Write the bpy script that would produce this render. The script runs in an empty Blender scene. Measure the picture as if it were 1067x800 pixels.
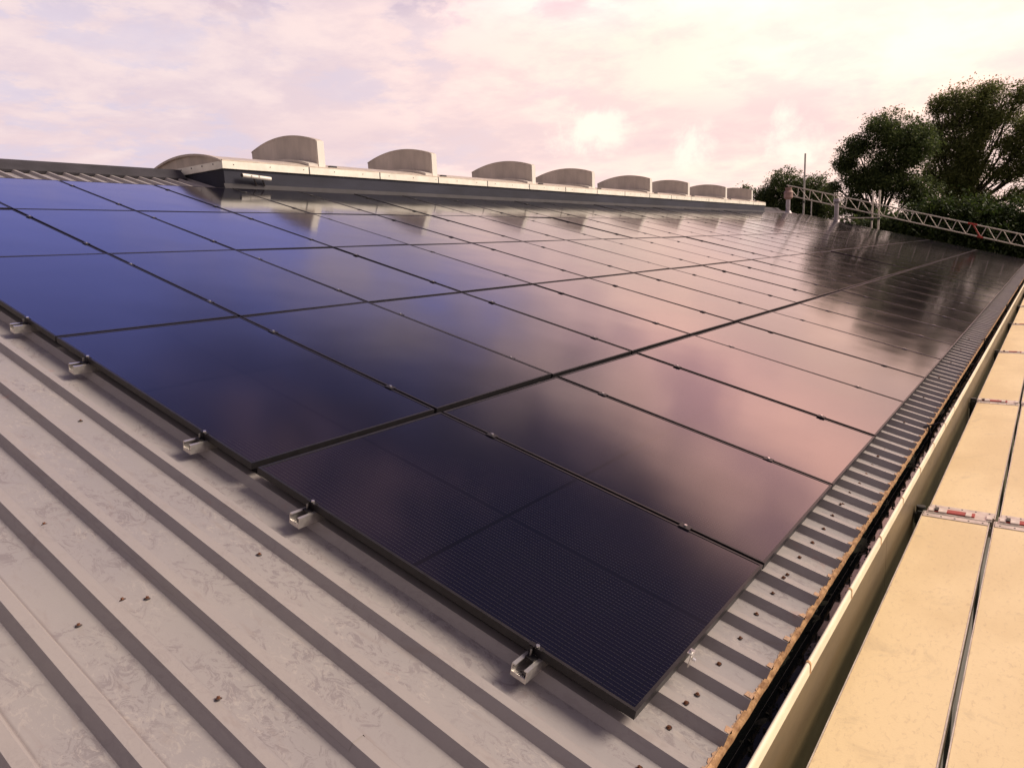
import bpy, bmesh, math, random
from mathutils import Vector, Matrix, noise

random.seed(7)
sc = bpy.context.scene
COL = sc.collection
TH = math.radians(15)          # roof pitch
CT, ST = math.cos(TH), math.sin(TH)

# ------------------------------------------------------------------ camera
cd = bpy.data.cameras.new('camera'); cam = bpy.data.objects.new('camera', cd); COL.objects.link(cam)
cd.sensor_width = 36; cd.lens = 25.30; cd.clip_start = .05; cd.clip_end = 3000
R_ = Matrix(((0.5949, 0.1726, -0.7850), (-0.8027, 0.0758, -0.5916), (-0.0426, 0.9821, 0.1837)))
R_ = R_.to_quaternion().to_matrix()
cam.matrix_world = Matrix.Translation((-1.6329, -0.8446, 1.2871)) @ R_.to_4x4()
sc.camera = cam

# ------------------------------------------------------------------ colour management
sc.view_settings.view_transform = 'Standard'; sc.view_settings.look = 'None'
sc.view_settings.exposure = 0.22; sc.view_settings.gamma = 1.0
sc.view_settings.use_curve_mapping = False

# ------------------------------------------------------------------ world
SUN_AZ = math.radians(-52)      # from +X towards -Y
SUN_EL = math.radians(36)
w = bpy.data.worlds.new('World'); sc.world = w; w.use_nodes = True
nt = w.node_tree; nt.nodes.clear()
def N(t, **k):
    n = nt.nodes.new(t)
    for a, b in k.items(): setattr(n, a, b)
    return n
def LK(a, b): nt.links.new(a, b)
def Mt(op, a, b=None, c=None, clamp=False):
    n = nt.nodes.new('ShaderNodeMath'); n.operation = op; n.use_clamp = clamp
    for i, v in enumerate((a, b, c)):
        if v is None: continue
        if isinstance(v, (int, float)): n.inputs[i].default_value = v
        else: nt.links.new(v, n.inputs[i])
    return n.outputs[0]
def Sm(v, a, b, lo=0., hi=1.):
    n = nt.nodes.new('ShaderNodeMapRange'); n.interpolation_type = 'SMOOTHSTEP'
    nt.links.new(v, n.inputs[0]); n.inputs[1].default_value = a; n.inputs[2].default_value = b
    n.inputs[3].default_value = lo; n.inputs[4].default_value = hi
    return n.outputs[0]
def Cm(f, a, b, typ='MIX'):
    n = nt.nodes.new('ShaderNodeMix'); n.data_type = 'RGBA'; n.blend_type = typ; n.clamp_factor = True; n.clamp_result = False
    if isinstance(f, (int, float)): n.inputs[0].default_value = f
    else: nt.links.new(f, n.inputs[0])
    for i, v in ((6, a), (7, b)):
        if isinstance(v, tuple): n.inputs[i].default_value = (*v, 1)
        else: nt.links.new(v, n.inputs[i])
    return n.outputs[2]
tc = N('ShaderNodeTexCoord'); sep = N('ShaderNodeSeparateXYZ'); LK(tc.outputs['Generated'], sep.inputs[0])
dx, dy, dz = sep.outputs
zc = Mt('ADD', Mt('MAXIMUM', dz, 0.0), 0.16)
cmb = N('ShaderNodeCombineXYZ'); LK(Mt('DIVIDE', dx, zc), cmb.inputs[0]); LK(Mt('DIVIDE', dy, zc), cmb.inputs[1])
cmb.inputs[2].default_value = 3.7
def Nz(vec, scale, det, rough, dist=0.):
    n = N('ShaderNodeTexNoise'); LK(vec, n.inputs['Vector']); n.inputs['Scale'].default_value = scale
    n.inputs['Detail'].default_value = det; n.inputs['Roughness'].default_value = rough; n.inputs['Distortion'].default_value = dist
    return n.outputs['Fac']
n1 = Nz(cmb.outputs[0], 1.1, 7, .58, .3)
n2 = Nz(cmb.outputs[0], 3.2, 6, .6, .2)
n3 = Nz(tc.outputs['Generated'], 5.5, 6, .6, .1)
sky = N('ShaderNodeTexSky'); sky.sky_type = 'NISHITA'; sky.sun_disc = False
sky.sun_elevation = SUN_EL; sky.sun_rotation = math.radians(90) - SUN_AZ   # azimuth measured clockwise from +Y
sky.dust_density = 2.0; sky.altitude = 50
skc = Cm(1.0, sky.outputs[0], (0.165, 0.135, 0.270), 'MULTIPLY')
def Dot(az, el):
    a_, e_ = math.radians(az), math.radians(el)
    n = N('ShaderNodeVectorMath', operation='DOT_PRODUCT'); LK(tc.outputs['Generated'], n.inputs[0])
    n.inputs[1].default_value = (math.cos(e_)*math.cos(a_), math.cos(e_)*math.sin(a_), math.sin(e_)); return n.outputs['Value']
# the cloud brightens towards the hidden sun side, beyond the far gable
PUFFS = [(30.8, 8.5, 1.3), (29.0, 8.1, 1.1), (32.6, 8.2, .9), (16.3, 7.1, 1.2), (14.8, 6.8, 1.0), (22.6, 7.1, .7)]
n4 = Nz(cmb.outputs[0], 2.0, 8, .62, .15)
glow = Sm(Mt('ADD', Dot(-6, 20), Mt('MULTIPLY', Mt('SUBTRACT', n1, .5), .25)), 0.48, 1.0)
cl_a = Cm(glow, (0.69, 0.56, 0.61), (0.98, 0.72, 0.64))
cl_b = Cm(glow, (0.82, 0.665, 0.66), (1.24, 0.88, 0.72))
cl = Cm(Sm(Mt('ADD', Mt('MULTIPLY', n4, .6), Mt('MULTIPLY', n2, .4)), .42, .60), cl_a, cl_b)
# grey lavender base under the main deck, with small bright cumulus below it
band = Mt('MULTIPLY', Mt('MULTIPLY', Sm(dz, .08, .13), Sm(dz, .21, .15)), Sm(n1, .42, .58))
cl = Cm(Mt('MULTIPLY', band, .55), cl, (.74, .57, .59))
pn = Mt('MULTIPLY', Mt('SUBTRACT', Nz(tc.outputs['Generated'], 16, 6, .65, .3), .5), .0030)
puff = None
for az_, el_, r_ in PUFFS:
    p_ = Sm(Mt('ADD', Dot(az_, el_), pn), 1 - math.radians(r_)**2/2 - .0004, 1 - math.radians(r_)**2/2 + .0005)
    puff = p_ if puff is None else Mt('MAXIMUM', puff, p_)
cl = Cm(Mt('MULTIPLY', puff, .8), cl, (1.08, .92, .78))
# lavender veils between the clouds, left part of the view
veil = Mt('MULTIPLY', Sm(n2, .42, .52, 1., 0.), Mt('MULTIPLY', Sm(n1, .46, .58, 1., 0.), Sm(dx, .95, .45, 0., .5)))
cl = Cm(veil, cl, (.60, .56, .70))
nn = Mt('MULTIPLY', Mt('SUBTRACT', n1, .5), .32)
nf = Mt('MULTIPLY', Mt('SUBTRACT', n4, .5), .5)
# thin bright veil just above the view
up = Mt('MULTIPLY', Sm(Mt('ADD', Dot(10, 21), Mt('MULTIPLY', Mt('SUBTRACT', n4, .5), .22)), .86, .985), Sm(dz, .24, .34, 0., 1.))
cl = Cm(1.0, cl, Cm(up, (1., 1., 1.), (1.62, 1.40, 1.42)), 'MULTIPLY')
cl = Cm(1.0, cl, Cm(Mt('MULTIPLY', Sm(n2, .50, .40), Sm(dz, .26, .34)), (1., 1., 1.), (.66, .64, .74)), 'MULTIPLY')
low = Mt('MULTIPLY', Sm(Dot(4, 14), .93, .995), Sm(dz, .12, .22, 0., 1.))
cl = Cm(1.0, cl, Cm(low, (1., 1., 1.), (1.28, 1.15, 1.14)), 'MULTIPLY')
# towards the ridge and the left the deck turns mauve, then opens to violet blue
side = Mt('MULTIPLY', Sm(Mt('ADD', Dot(60, 36), nf), .78, .93), Sm(dz, .28, .36))
cl = Cm(Mt('MULTIPLY', side, .85), cl, Cm(Sm(dz, .36, .56), (.56, .45, .60), (.24, .20, .34)))
blue = Mt('MULTIPLY', Sm(Mt('ADD', Dot(66, 36), Mt('MULTIPLY', nf, 1.2)), .83, .98), Sm(Mt('ADD', dz, Mt('MULTIPLY', nn, .25)), .29, .40))
cl = Cm(Mt('MULTIPLY', blue, .80), cl, skc)
# heavy dark cloud high up in front, with a few mauve breaks
dkc = Cm(Sm(n4, .50, .62), (.045, .045, .10), (.24, .15, .20))
dark = Sm(Mt('ADD', Dot(22, 56), nn), .79, .93)
cl = Cm(Mt('MULTIPLY', dark, .98), cl, dkc)
back = Sm(dx, .35, -.45, 0., 1.)
tot = Cm(Mt('MULTIPLY', back, .90), cl, Cm(Sm(dz, .42, .12), (.13, .11, .145), (.50, .41, .39)))
bg = N('ShaderNodeBackground'); LK(tot, bg.inputs[0]); bg.inputs[1].default_value = 1.0
wo = N('ShaderNodeOutputWorld'); LK(bg.outputs[0], wo.inputs[0])

# ------------------------------------------------------------------ sun
sd = bpy.data.lights.new('sun', 'SUN'); sd.energy = 3.6; sd.angle = math.radians(26); sd.color = (1, .86, .70)
so = bpy.data.objects.new('sun', sd); COL.objects.link(so)
sv = Vector((math.cos(SUN_EL)*math.cos(SUN_AZ), math.cos(SUN_EL)*math.sin(SUN_AZ), math.sin(SUN_EL)))
so.rotation_euler = sv.to_track_quat('Z', 'Y').to_euler()
so.location = (0, 0, 30)

# ------------------------------------------------------------------ materials
def mat(name, col, rough=.5, metal=0., var=0., vscale=3., bump=0., bscale=60., ior=1.5, stretch=None, col2=None, rvar=0.):
    m = bpy.data.materials.new(name); m.use_nodes = True
    t = m.node_tree; b = t.nodes['Principled BSDF']
    b.inputs['Base Color'].default_value = (*col, 1); b.inputs['Roughness'].default_value = rough
    b.inputs['Metallic'].default_value = metal; b.inputs['IOR'].default_value = ior
    tcn = t.nodes.new('ShaderNodeTexCoord'); src = tcn.outputs['Object']
    if stretch:
        mp = t.nodes.new('ShaderNodeMapping'); t.links.new(src, mp.inputs[0]); mp.inputs['Scale'].default_value = stretch; src = mp.outputs[0]
    if var or col2:
        n = t.nodes.new('ShaderNodeTexNoise'); t.links.new(src, n.inputs['Vector']); n.inputs['Scale'].default_value = vscale
        n.inputs['Detail'].default_value = 8; n.inputs['Roughness'].default_value = .62
        r = t.nodes.new('ShaderNodeValToRGB'); t.links.new(n.outputs['Fac'], r.inputs[0])
        r.color_ramp.elements[0].position = .34; r.color_ramp.elements[1].position = .66
        c2 = col2 or tuple(c*(1-var) for c in col)
        r.color_ramp.elements[0].color = (*c2, 1); r.color_ramp.elements[1].color = (*[min(1, c*(1+var*.5)) for c in col], 1)
        t.links.new(r.outputs[0], b.inputs['Base Color'])
        if rvar:
            q = t.nodes.new('ShaderNodeMapRange'); t.links.new(n.outputs['Fac'], q.inputs[0]); q.inputs[1].default_value = .3; q.inputs[2].default_value = .7
            q.inputs[3].default_value = rough+rvar; q.inputs[4].default_value = rough-rvar; t.links.new(q.outputs[0], b.inputs['Roughness'])
    if bump:
        n = t.nodes.new('ShaderNodeTexNoise'); t.links.new(src, n.inputs['Vector']); n.inputs['Scale'].default_value = bscale; n.inputs['Detail'].default_value = 5
        bp = t.nodes.new('ShaderNodeBump'); bp.inputs['Strength'].default_value = bump; bp.inputs['Distance'].default_value = .01
        t.links.new(n.outputs['Fac'], bp.inputs['Height']); t.links.new(bp.outputs[0], b.inputs['Normal'])
    return m

def roof_material():
    m = bpy.data.materials.new('weathered_coated_steel'); m.use_nodes = True
    t = m.node_tree; b = t.nodes['Principled BSDF']; L = t.links.new
    tcn = t.nodes.new('ShaderNodeTexCoord'); O = tcn.outputs['Object']
    def nz(scale, det, ro, dist=0, st=None, typ=None):
        src = O
        if st:
            mp = t.nodes.new('ShaderNodeMapping'); L(O, mp.inputs[0]); mp.inputs['Scale'].default_value = st; src = mp.outputs[0]
        n = t.nodes.new('ShaderNodeTexNoise'); L(src, n.inputs['Vector']); n.inputs['Scale'].default_value = scale
        n.inputs['Detail'].default_value = det; n.inputs['Roughness'].default_value = ro; n.inputs['Distortion'].default_value = dist
        return n.outputs['Fac']
    def sm(v, a, b_, lo=0., hi=1.):
        n = t.nodes.new('ShaderNodeMapRange'); n.interpolation_type = 'SMOOTHSTEP'; L(v, n.inputs[0])
        for i, x in enumerate((a, b_, lo, hi)): n.inputs[i+1].default_value = x
        return n.outputs[0]
    def mx(f, a, b_):
        n = t.nodes.new('ShaderNodeMix'); n.data_type = 'RGBA'
        if isinstance(f, (int, float)): n.inputs[0].default_value = f
        else: L(f, n.inputs[0])
        for i, v in ((6, a), (7, b_)):
            if isinstance(v, tuple): n.inputs[i].default_value = (*v, 1)
            else: L(v, n.inputs[i])
        return n.outputs[2]
    def mu(a, b_):
        n = t.nodes.new('ShaderNodeMath'); n.operation = 'MULTIPLY'
        for i, v in enumerate((a, b_)):
            if isinstance(v, (int, float)): n.inputs[i].default_value = v
            else: L(v, n.inputs[i])
        return n.outputs[0]
    big = nz(.9, 3, .5)
    c = mx(sm(big, .35, .65), (.345, .315, .30), (.315, .288, .29))
    # boot scuffs and water marks: swirly, patchy, with their own shape
    sw = nz(20, 10, .8, 1.3, (1, .6, 1)); pt = nz(2.6, 5, .65, .5)
    sx_ = t.nodes.new('ShaderNodeSeparateXYZ'); L(O, sx_.inputs[0])
    fr_ = t.nodes.new('ShaderNodeMath'); fr_.operation = 'ADD'; L(sx_.outputs[0], fr_.inputs[0]); fr_.inputs[1].default_value = .207 + .198*60
    fm_ = t.nodes.new('ShaderNodeMath'); fm_.operation = 'MODULO'; L(fr_.outputs[0], fm_.inputs[0]); fm_.inputs[1].default_value = .198
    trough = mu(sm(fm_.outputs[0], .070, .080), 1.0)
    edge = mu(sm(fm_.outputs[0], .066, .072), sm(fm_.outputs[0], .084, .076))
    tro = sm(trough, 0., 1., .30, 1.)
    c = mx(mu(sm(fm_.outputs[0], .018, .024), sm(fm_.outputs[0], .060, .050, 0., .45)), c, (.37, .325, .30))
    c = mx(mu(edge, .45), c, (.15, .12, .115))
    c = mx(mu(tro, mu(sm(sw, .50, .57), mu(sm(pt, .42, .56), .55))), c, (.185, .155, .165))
    sw2 = nz(38, 8, .8, 1.2, (1, .4, 1)); pt2 = nz(3.1, 3, .5, 0)
    c = mx(mu(tro, mu(sm(sw2, .52, .58), mu(sm(pt2, .46, .60), .6))), c, (.43, .385, .355))
    fine = nz(170, 4, .7)
    c = mx(mu(sm(fine, .55, .75), .22), c, (.2, .165, .15))
    st = nz(22, 4, .6, .2, (1, .06, 1))
    c = mx(mu(sm(st, .56, .72), .35), c, (.27, .22, .20))
    # pinkish tide stains and odd rust spots
    rp = nz(5.5, 5, .65, .6)
    c = mx(mu(sm(rp, .64, .74), .5), c, (.36, .235, .21))
    L(c, b.inputs['Base Color'])
    L(sm(sw, .3, .7, .42, .62), b.inputs['Roughness'])
    b.inputs['Metallic'].default_value = .0; b.inputs['Specular IOR Level'].default_value = .45
    bp = t.nodes.new('ShaderNodeBump'); bp.inputs['Strength'].default_value = .10; bp.inputs['Distance'].default_value = .01
    L(nz(14, 6, .6), bp.inputs['Height']); L(bp.outputs[0], b.inputs['Normal'])
    return m

def glass_material():
    """black monocrystalline panel under textured glass; object coordinates: x across, y up the slope (metres)."""
    m = bpy.data.materials.new('solar_cell_glass'); m.use_nodes = True
    t = m.node_tree; b = t.nodes['Principled BSDF']; L = t.links.new
    tcn = t.nodes.new('ShaderNodeTexCoord'); sp = t.nodes.new('ShaderNodeSeparateXYZ'); L(tcn.outputs['Object'], sp.inputs[0])
    X, Y, _ = sp.outputs
    def ma(op, a, b_=None, c=None):
        n = t.nodes.new('ShaderNodeMath'); n.operation = op
        for i, v in enumerate((a, b_, c)):
            if v is None: continue
            if isinstance(v, (int, float)): n.inputs[i].default_value = v
            else: L(v, n.inputs[i])
        return n.outputs[0]
    def line(v, pitch, width, off=0.):
        f = ma('FRACT', ma('DIVIDE', ma('ADD', v, off), pitch))
        return ma('LESS_THAN', ma('ABSOLUTE', ma('SUBTRACT', f, .5)), width/pitch*.5)
    def mx(f, a, b_):
        n = t.nodes.new('ShaderNodeMix'); n.data_type = 'RGBA'; L(f, n.inputs[0])
        for i, v in ((6, a), (7, b_)):
            if isinstance(v, tuple): n.inputs[i].default_value = (*v, 1)
            else: L(v, n.inputs[i])
        return n.outputs[2]
    cell_u, cell_v = 0.1820, 0.0868
    nz = t.nodes.new('ShaderNodeTexNoise'); L(tcn.outputs['Object'], nz.inputs['Vector']); nz.inputs['Scale'].default_value = 2.5; nz.inputs['Detail'].default_value = 3
    c = mx(nz.outputs['Fac'], (.003, .003, .008), (.005, .004, .011))
    bus = line(X, .0182, .0011, .002)
    dots = line(Y, .0124, .0070, .0)
    c = mx(bus, c, (.034, .031, .034))
    c = mx(ma('MULTIPLY', bus, dots), c, (.060, .055, .056))
    gu = line(X, cell_u, .0024, .002 + cell_u*.5 - .0091 + .0091)
    gv = line(Y, cell_v, .0022, .005)
    c = mx(ma('MAXIMUM', gu, gv), c, (.004, .004, .006))
    mid = ma('LESS_THAN', ma('ABSOLUTE', ma('SUBTRACT', Y, .885)), .009)
    midu = ma('LESS_THAN', ma('ABSOLUTE', ma('SUBTRACT', X, .555)), .003)
    c = mx(ma('MAXIMUM', mid, midu), c, (.002, .002, .003))
    L(c, b.inputs['Base Color'])
    b.inputs['Roughness'].default_value = .5
    b.inputs['Specular IOR Level'].default_value = .0
    b.inputs['Coat Weight'].default_value = 1.0; b.inputs['Coat IOR'].default_value = 1.7
    d = t.nodes.new('ShaderNodeTexNoise'); L(tcn.outputs['Object'], d.inputs['Vector']); d.inputs['Scale'].default_value = 1.7; d.inputs['Detail'].default_value = 5
    mr = t.nodes.new('ShaderNodeMapRange'); L(d.outputs['Fac'], mr.inputs[0]); mr.inputs[1].default_value = .3; mr.inputs[2].default_value = .7
    mr.inputs[3].default_value = .085; mr.inputs[4].default_value = .13; L(mr.outputs[0], b.inputs['Coat Roughness'])
    w_ = t.nodes.new('ShaderNodeTexNoise'); L(tcn.outputs['Object'], w_.inputs['Vector']); w_.inputs['Scale'].default_value = 1.6; w_.inputs['Detail'].default_value = 1
    bp = t.nodes.new('ShaderNodeBump'); bp.inputs['Strength'].default_value = .10; bp.inputs['Distance'].default_value = .02
    L(w_.outputs['Fac'], bp.inputs['Height']); L(bp.outputs[0], b.inputs['Coat Normal'])
    return m

def ply_material():
    m = bpy.data.materials.new('phenolic_plywood'); m.use_nodes = True
    t = m.node_tree; b = t.nodes['Principled BSDF']; L = t.links.new
    tcn = t.nodes.new('ShaderNodeTexCoord'); oi = t.nodes.new('ShaderNodeObjectInfo')
    ad = t.nodes.new('ShaderNodeVectorMath'); L(tcn.outputs['Object'], ad.inputs[0]); L(oi.outputs['Location'], ad.inputs[1]); O = ad.outputs[0]
    def nz(scale, det, ro, dist=0, st=None):
        src = O
        if st:
            mp = t.nodes.new('ShaderNodeMapping'); L(O, mp.inputs[0]); mp.inputs['Scale'].default_value = st; src = mp.outputs[0]
        n = t.nodes.new('ShaderNodeTexNoise'); L(src, n.inputs['Vector']); n.inputs['Scale'].default_value = scale
        n.inputs['Detail'].default_value = det; n.inputs['Roughness'].default_value = ro; n.inputs['Distortion'].default_value = dist
        return n.outputs['Fac']
    def mx(f, a, b_, lo, hi, k):
        q = t.nodes.new('ShaderNodeMapRange'); q.interpolation_type = 'SMOOTHSTEP'; L(f, q.inputs[0])
        for i, x in enumerate((lo, hi, 0, k)): q.inputs[i+1].default_value = x
        n = t.nodes.new('ShaderNodeMix'); n.data_type = 'RGBA'; L(q.outputs[0], n.inputs[0])
        for i, v in ((6, a), (7, b_)):
            if isinstance(v, tuple): n.inputs[i].default_value = (*v, 1)
            else: L(v, n.inputs[i])
        return n.outputs[2]
    c = mx(nz(2.0, 5, .6, .4, (.5, 1, 1)), (.82, .64, .37), (.72, .545, .30), .36, .66, 1.)
    c = mx(nz(60, 5, .7, .6, (.5, 1, 1)), c, (.52, .37, .22), .52, .70, .4)
    c = mx(nz(240, 3, .7), c, (.42, .27, .13), .6, .8, .4)
    c = mx(nz(3.4, 6, .7, 1.), c, (.46, .35, .22), .56, .72, .35)
    c = mx(nz(30, 5, .75, 1.8, (.5, 1, 1)), c, (.80, .62, .38), .60, .70, .35)
    L(c, b.inputs['Base Color']); b.inputs['Roughness'].default_value = .55
    bp = t.nodes.new('ShaderNodeBump'); bp.inputs['Strength'].default_value = .12; bp.inputs['Distance'].default_value = .004
    L(nz(120, 4, .6), bp.inputs['Height']); L(bp.outputs[0], b.inputs['Normal'])
    return m

def leaf_material(name, c1, c2):
    m = bpy.data.materials.new(name); m.use_nodes = True
    t = m.node_tree; b = t.nodes['Principled BSDF']; L = t.links.new
    g = t.nodes.new('ShaderNodeNewGeometry'); r = t.nodes.new('ShaderNodeValToRGB'); L(g.outputs['Random Per Island'], r.inputs[0])
    r.color_ramp.elements[0].color = (*c1, 1); r.color_ramp.elements[1].color = (*c2, 1)
    L(r.outputs[0], b.inputs['Base Color']); b.inputs['Roughness'].default_value = .6
    tr = t.nodes.new('ShaderNodeBsdfTranslucent'); L(r.outputs[0], tr.inputs[0])
    ms = t.nodes.new('ShaderNodeMixShader'); ms.inputs[0].default_value = .42
    L(b.outputs[0], ms.inputs[1]); L(tr.outputs[0], ms.inputs[2]); L(ms.outputs[0], t.nodes['Material Output'].inputs[0])
    return m

M = dict(
    roof=roof_material(), glass=glass_material(), ply=ply_material(),
    frame=mat('black_anodised_frame', (.022, .020, .022), .42, .3, var=.3, vscale=20),
    galv=mat('bright_aluminium', (.72, .68, .64), .32, .75, var=.2, vscale=30, bump=.05),
    clamp=mat('dull_clamp', (.30, .28, .27), .4, .8, var=.3, vscale=50),
    bolt=mat('stainless_bolt', (.85, .83, .8), .25, .9),
    washer=mat('dark_rubber_and_shade', (.05, .04, .04), .7),  # also paints the shade inside the open rib ends
    rust=mat('rusty_screw', (.20, .085, .045), .7, .3, var=.6, vscale=300),
    ridge=mat('dark_grey_capping', (.036, .032, .040), .75, 0, var=.35, vscale=3, bump=.05, bscale=8),
    upstand=mat('anthracite_sheet', (.026, .027, .044), .85, 0, var=.4, vscale=2.5, stretch=(.3, 1, 1), bump=.12, bscale=3),
    trim=mat('cream_trim', (.90, .85, .74), .4, 0, var=.15, vscale=4),
    vault=mat('weathered_polycarbonate', (.55, .46, .385), .5, 0, var=.22, vscale=5, stretch=(1, 1, .25)),
    curb=mat('pale_plastic_curb', (.66, .60, .54), .5, 0, var=.15, vscale=6),
    cowl=mat('brown_tinted_polycarbonate', (.60, .52, .455), .5, 0, var=.22, vscale=3, stretch=(1, 1, .4)),
    lit_and_white=mat('lit_edge_and_white_tube', (.80, .75, .68), .4),  # light caught by vent edges put into the colour; also the white tube
    fascia=mat('bronze_fascia', (.105, .073, .036), .42, .0, var=.25, vscale=3, stretch=(.5, 1, 2), bump=.08, bscale=2.5, rvar=.08),
    coping=mat('cream_coping', (.80, .72, .54), .4, 0, var=.12, vscale=6),
    gutter=mat('grimy_gutter', (.10, .095, .075), .55, 0, col2=(.022, .022, .016), var=.4, vscale=9, bump=.3, bscale=25),
    gutlight=mat('gutter_lining', (.36, .29, .25), .6, 0, col2=(.11, .095, .06), var=.3, vscale=11, bump=.3, bscale=30),
    moss=mat('wet_moss', (.030, .034, .014), .85, 0, col2=(.006, .006, .005), var=.5, vscale=18, bump=.6, bscale=60),
    water=mat('standing_water', (.012, .014, .014), .06, 0, bump=.03, bscale=10, ior=1.33),
    lip=mat('rusting_cut_edge', (.60, .36, .17), .7, 0, col2=(.27, .13, .055), var=.4, vscale=26, bump=.5, bscale=70),
    peel=mat('peeling_rust', (.46, .26, .14), .75, 0, col2=(.40, .28, .20), var=.3, vscale=60, bump=.5, bscale=120),
    wall=mat('cladding_wall', (.20, .19, .18), .5, 0, var=.2, vscale=1),
    alu=mat('scaffold_aluminium', (.66, .58, .50), .42, .35, var=.3, vscale=14, bump=.1, bscale=60),
    red=mat('red_bar', (.38, .035, .022), .45, 0, var=.35, vscale=16),
    label=mat('pale_sticker', (.72, .60, .52), .5, 0, var=.2, vscale=40),
    steel=mat('galvanised_tube', (.42, .39, .36), .42, .6, var=.3, vscale=5),
    darksteel=mat('dark_coupler', (.045, .05, .045), .5, .4, var=.4, vscale=30),
    flue=mat('flue_metal', (.40, .35, .36), .4, .5, var=.2, vscale=4),
    cowlpink=mat('terracotta_cowl', (.34, .21, .18), .7, 0, var=.25, vscale=8),
    bark=mat('bark', (.055, .042, .032), .9, 0, var=.4, vscale=6, bump=.5, bscale=12),
    leafA=leaf_material('leaf_dark', (.040, .068, .022), (.15, .18, .055)),
    leafB=leaf_material('leaf_olive', (.085, .115, .03), (.26, .27, .09)),
    leafC=leaf_material('leaf_hedge', (.025, .050, .012), (.075, .10, .022)),
    ground=mat('rough_grass', (.055, .07, .025), .95, 0, col2=(.09, .08, .04), var=.4, vscale=.12),
)

# ------------------------------------------------------------------ mesh helpers
def rf(u, v, h):                       # roof coordinates -> world
    return Vector((u, v*CT - h*ST, v*ST + h*CT))
WM = {}
class MB:
    def __init__(s, tf=None): s.v = []; s.f = []; s.tf = tf or (lambda a, b, c: Vector((a, b, c)))
    def pts(s, P, F):
        o = len(s.v); s.v += [s.tf(*p) for p in P]; s.f += [tuple(i+o for i in f) for f in F]; return s
    def box(s, x0, x1, y0, y1, z0, z1):
        P = [(x, y, z) for x in (x0, x1) for y in (y0, y1) for z in (z0, z1)]
        return s.pts(P, [(0, 1, 3, 2), (4, 6, 7, 5), (0, 4, 5, 1), (2, 3, 7, 6), (0, 2, 6, 4), (1, 5, 7, 3)])
    def tube(s, a, b, r, n=10, r2=None, cap=True):
        a = Vector(a); b = Vector(b); r2 = r if r2 is None else r2; d = (b-a).normalized()
        x = d.orthogonal().normalized(); y = d.cross(x)
        P = []
        for c, rr in ((a, r), (b, r2)):
            for i in range(n):
                t = 2*math.pi*i/n; P.append(tuple(c + x*math.cos(t)*rr + y*math.sin(t)*rr))
        F = [(i, (i+1) % n, n+(i+1) % n, n+i) for i in range(n)]
        if cap: F += [tuple(range(n-1, -1, -1)), tuple(range(n, 2*n))]
        return s.pts(P, F)
    def sweep(s, prof, x0, x1, closed=False, seg=1):
        """profile of (y,z) swept along x"""
        n = len(prof); P = []
        for k in range(seg+1):
            x = x0 + (x1-x0)*k/seg; P += [(x, y, z) for y, z in prof]
        F = []
        for k in range(seg):
            for i in range(n if closed else n-1):
                j = (i+1) % n; F.append((k*n+i, k*n+j, (k+1)*n+j, (k+1)*n+i))
        if closed: F += [tuple(range(n-1, -1, -1)), tuple(range(seg*n, seg*n+n))]
        return s.pts(P, F)
    def build(s, name, m, parent=None, bevel=0., smooth=False, fix=True):
        me = bpy.data.meshes.new(name); 
        off = Vector((0, 0, 0))
        inv = WM.get(parent.name, parent.matrix_world).inverted() if (parent and s.world) else None
        vs = [inv @ v for v in s.v] if inv else s.v
        me.from_pydata([tuple(v) for v in vs], [], s.f)
        if fix:
            bm = bmesh.new(); bm.from_mesh(me); bmesh.ops.recalc_face_normals(bm, faces=bm.faces)
            if bevel: bmesh.ops.bevel(bm, geom=list(bm.edges), offset=bevel, segments=2, affect='EDGES', profile=.6, clamp_overlap=True)
            bm.to_mesh(me); bm.free()
        me.materials.append(M[m] if isinstance(m, str) else m)
        if smooth:
            for p in me.polygons: p.use_smooth = True
        o = bpy.data.objects.new(name, me); COL.objects.link(o)
        if parent: o.parent = parent; WM[o.name] = WM.get(parent.name, parent.matrix_world).copy()
        return o
    world = True
def local(tf=None):
    b = MB(tf); b.world = False; return b
def tag(o, label=None, cat=None, group=None, kind=None):
    if label: o['label'] = label
    if cat: o['category'] = cat
    if group: o['group'] = group
    if kind: o['kind'] = kind
    return o
def thing(name, loc, label, cat, rot=(0, 0, 0), group=None):
    o = bpy.data.objects.new(name, None); COL.objects.link(o); o.empty_display_size = .1
    o.location = loc; o.rotation_euler = rot
    o.matrix_world = Matrix.LocRotScale(Vector(loc), __import__('mathutils').Euler(rot), None)
    return tag(o, label, cat, group)
def kids(o): return [c for c in bpy.data.objects if c.parent == o]
def dup(root, loc, rot=None, label=None, group=None):
    ks = KID.get(root.name) or [(c, [d for d in bpy.data.objects if d.parent == c]) for c in kids(root)]
    KID[root.name] = ks
    r = root.copy(); COL.objects.link(r); r.location = loc
    if rot is not None: r.rotation_euler = rot
    if label: r['label'] = label
    if group: r['group'] = group
    for c, ds in ks:
        k = c.copy(); COL.objects.link(k); k.parent = r
        for d in ds:
            q = d.copy(); COL.objects.link(q); q.parent = k
    return r
KID = {}
ORD = ['zeroth', 'first', 'second', 'third', 'fourth', 'fifth', 'sixth', 'seventh', 'eighth', 'ninth', 'tenth', 'eleventh', 'twelfth', 'thirteenth',
       'fourteenth', 'fifteenth', 'sixteenth', 'seventeenth', 'eighteenth', 'nineteenth', 'twentieth', 'twenty-first', 'twenty-second', 'twenty-third',
       'twenty-fourth', 'twenty-fifth', 'twenty-sixth', 'twenty-seventh', 'twenty-eighth', 'twenty-ninth', 'thirtieth']

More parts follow.
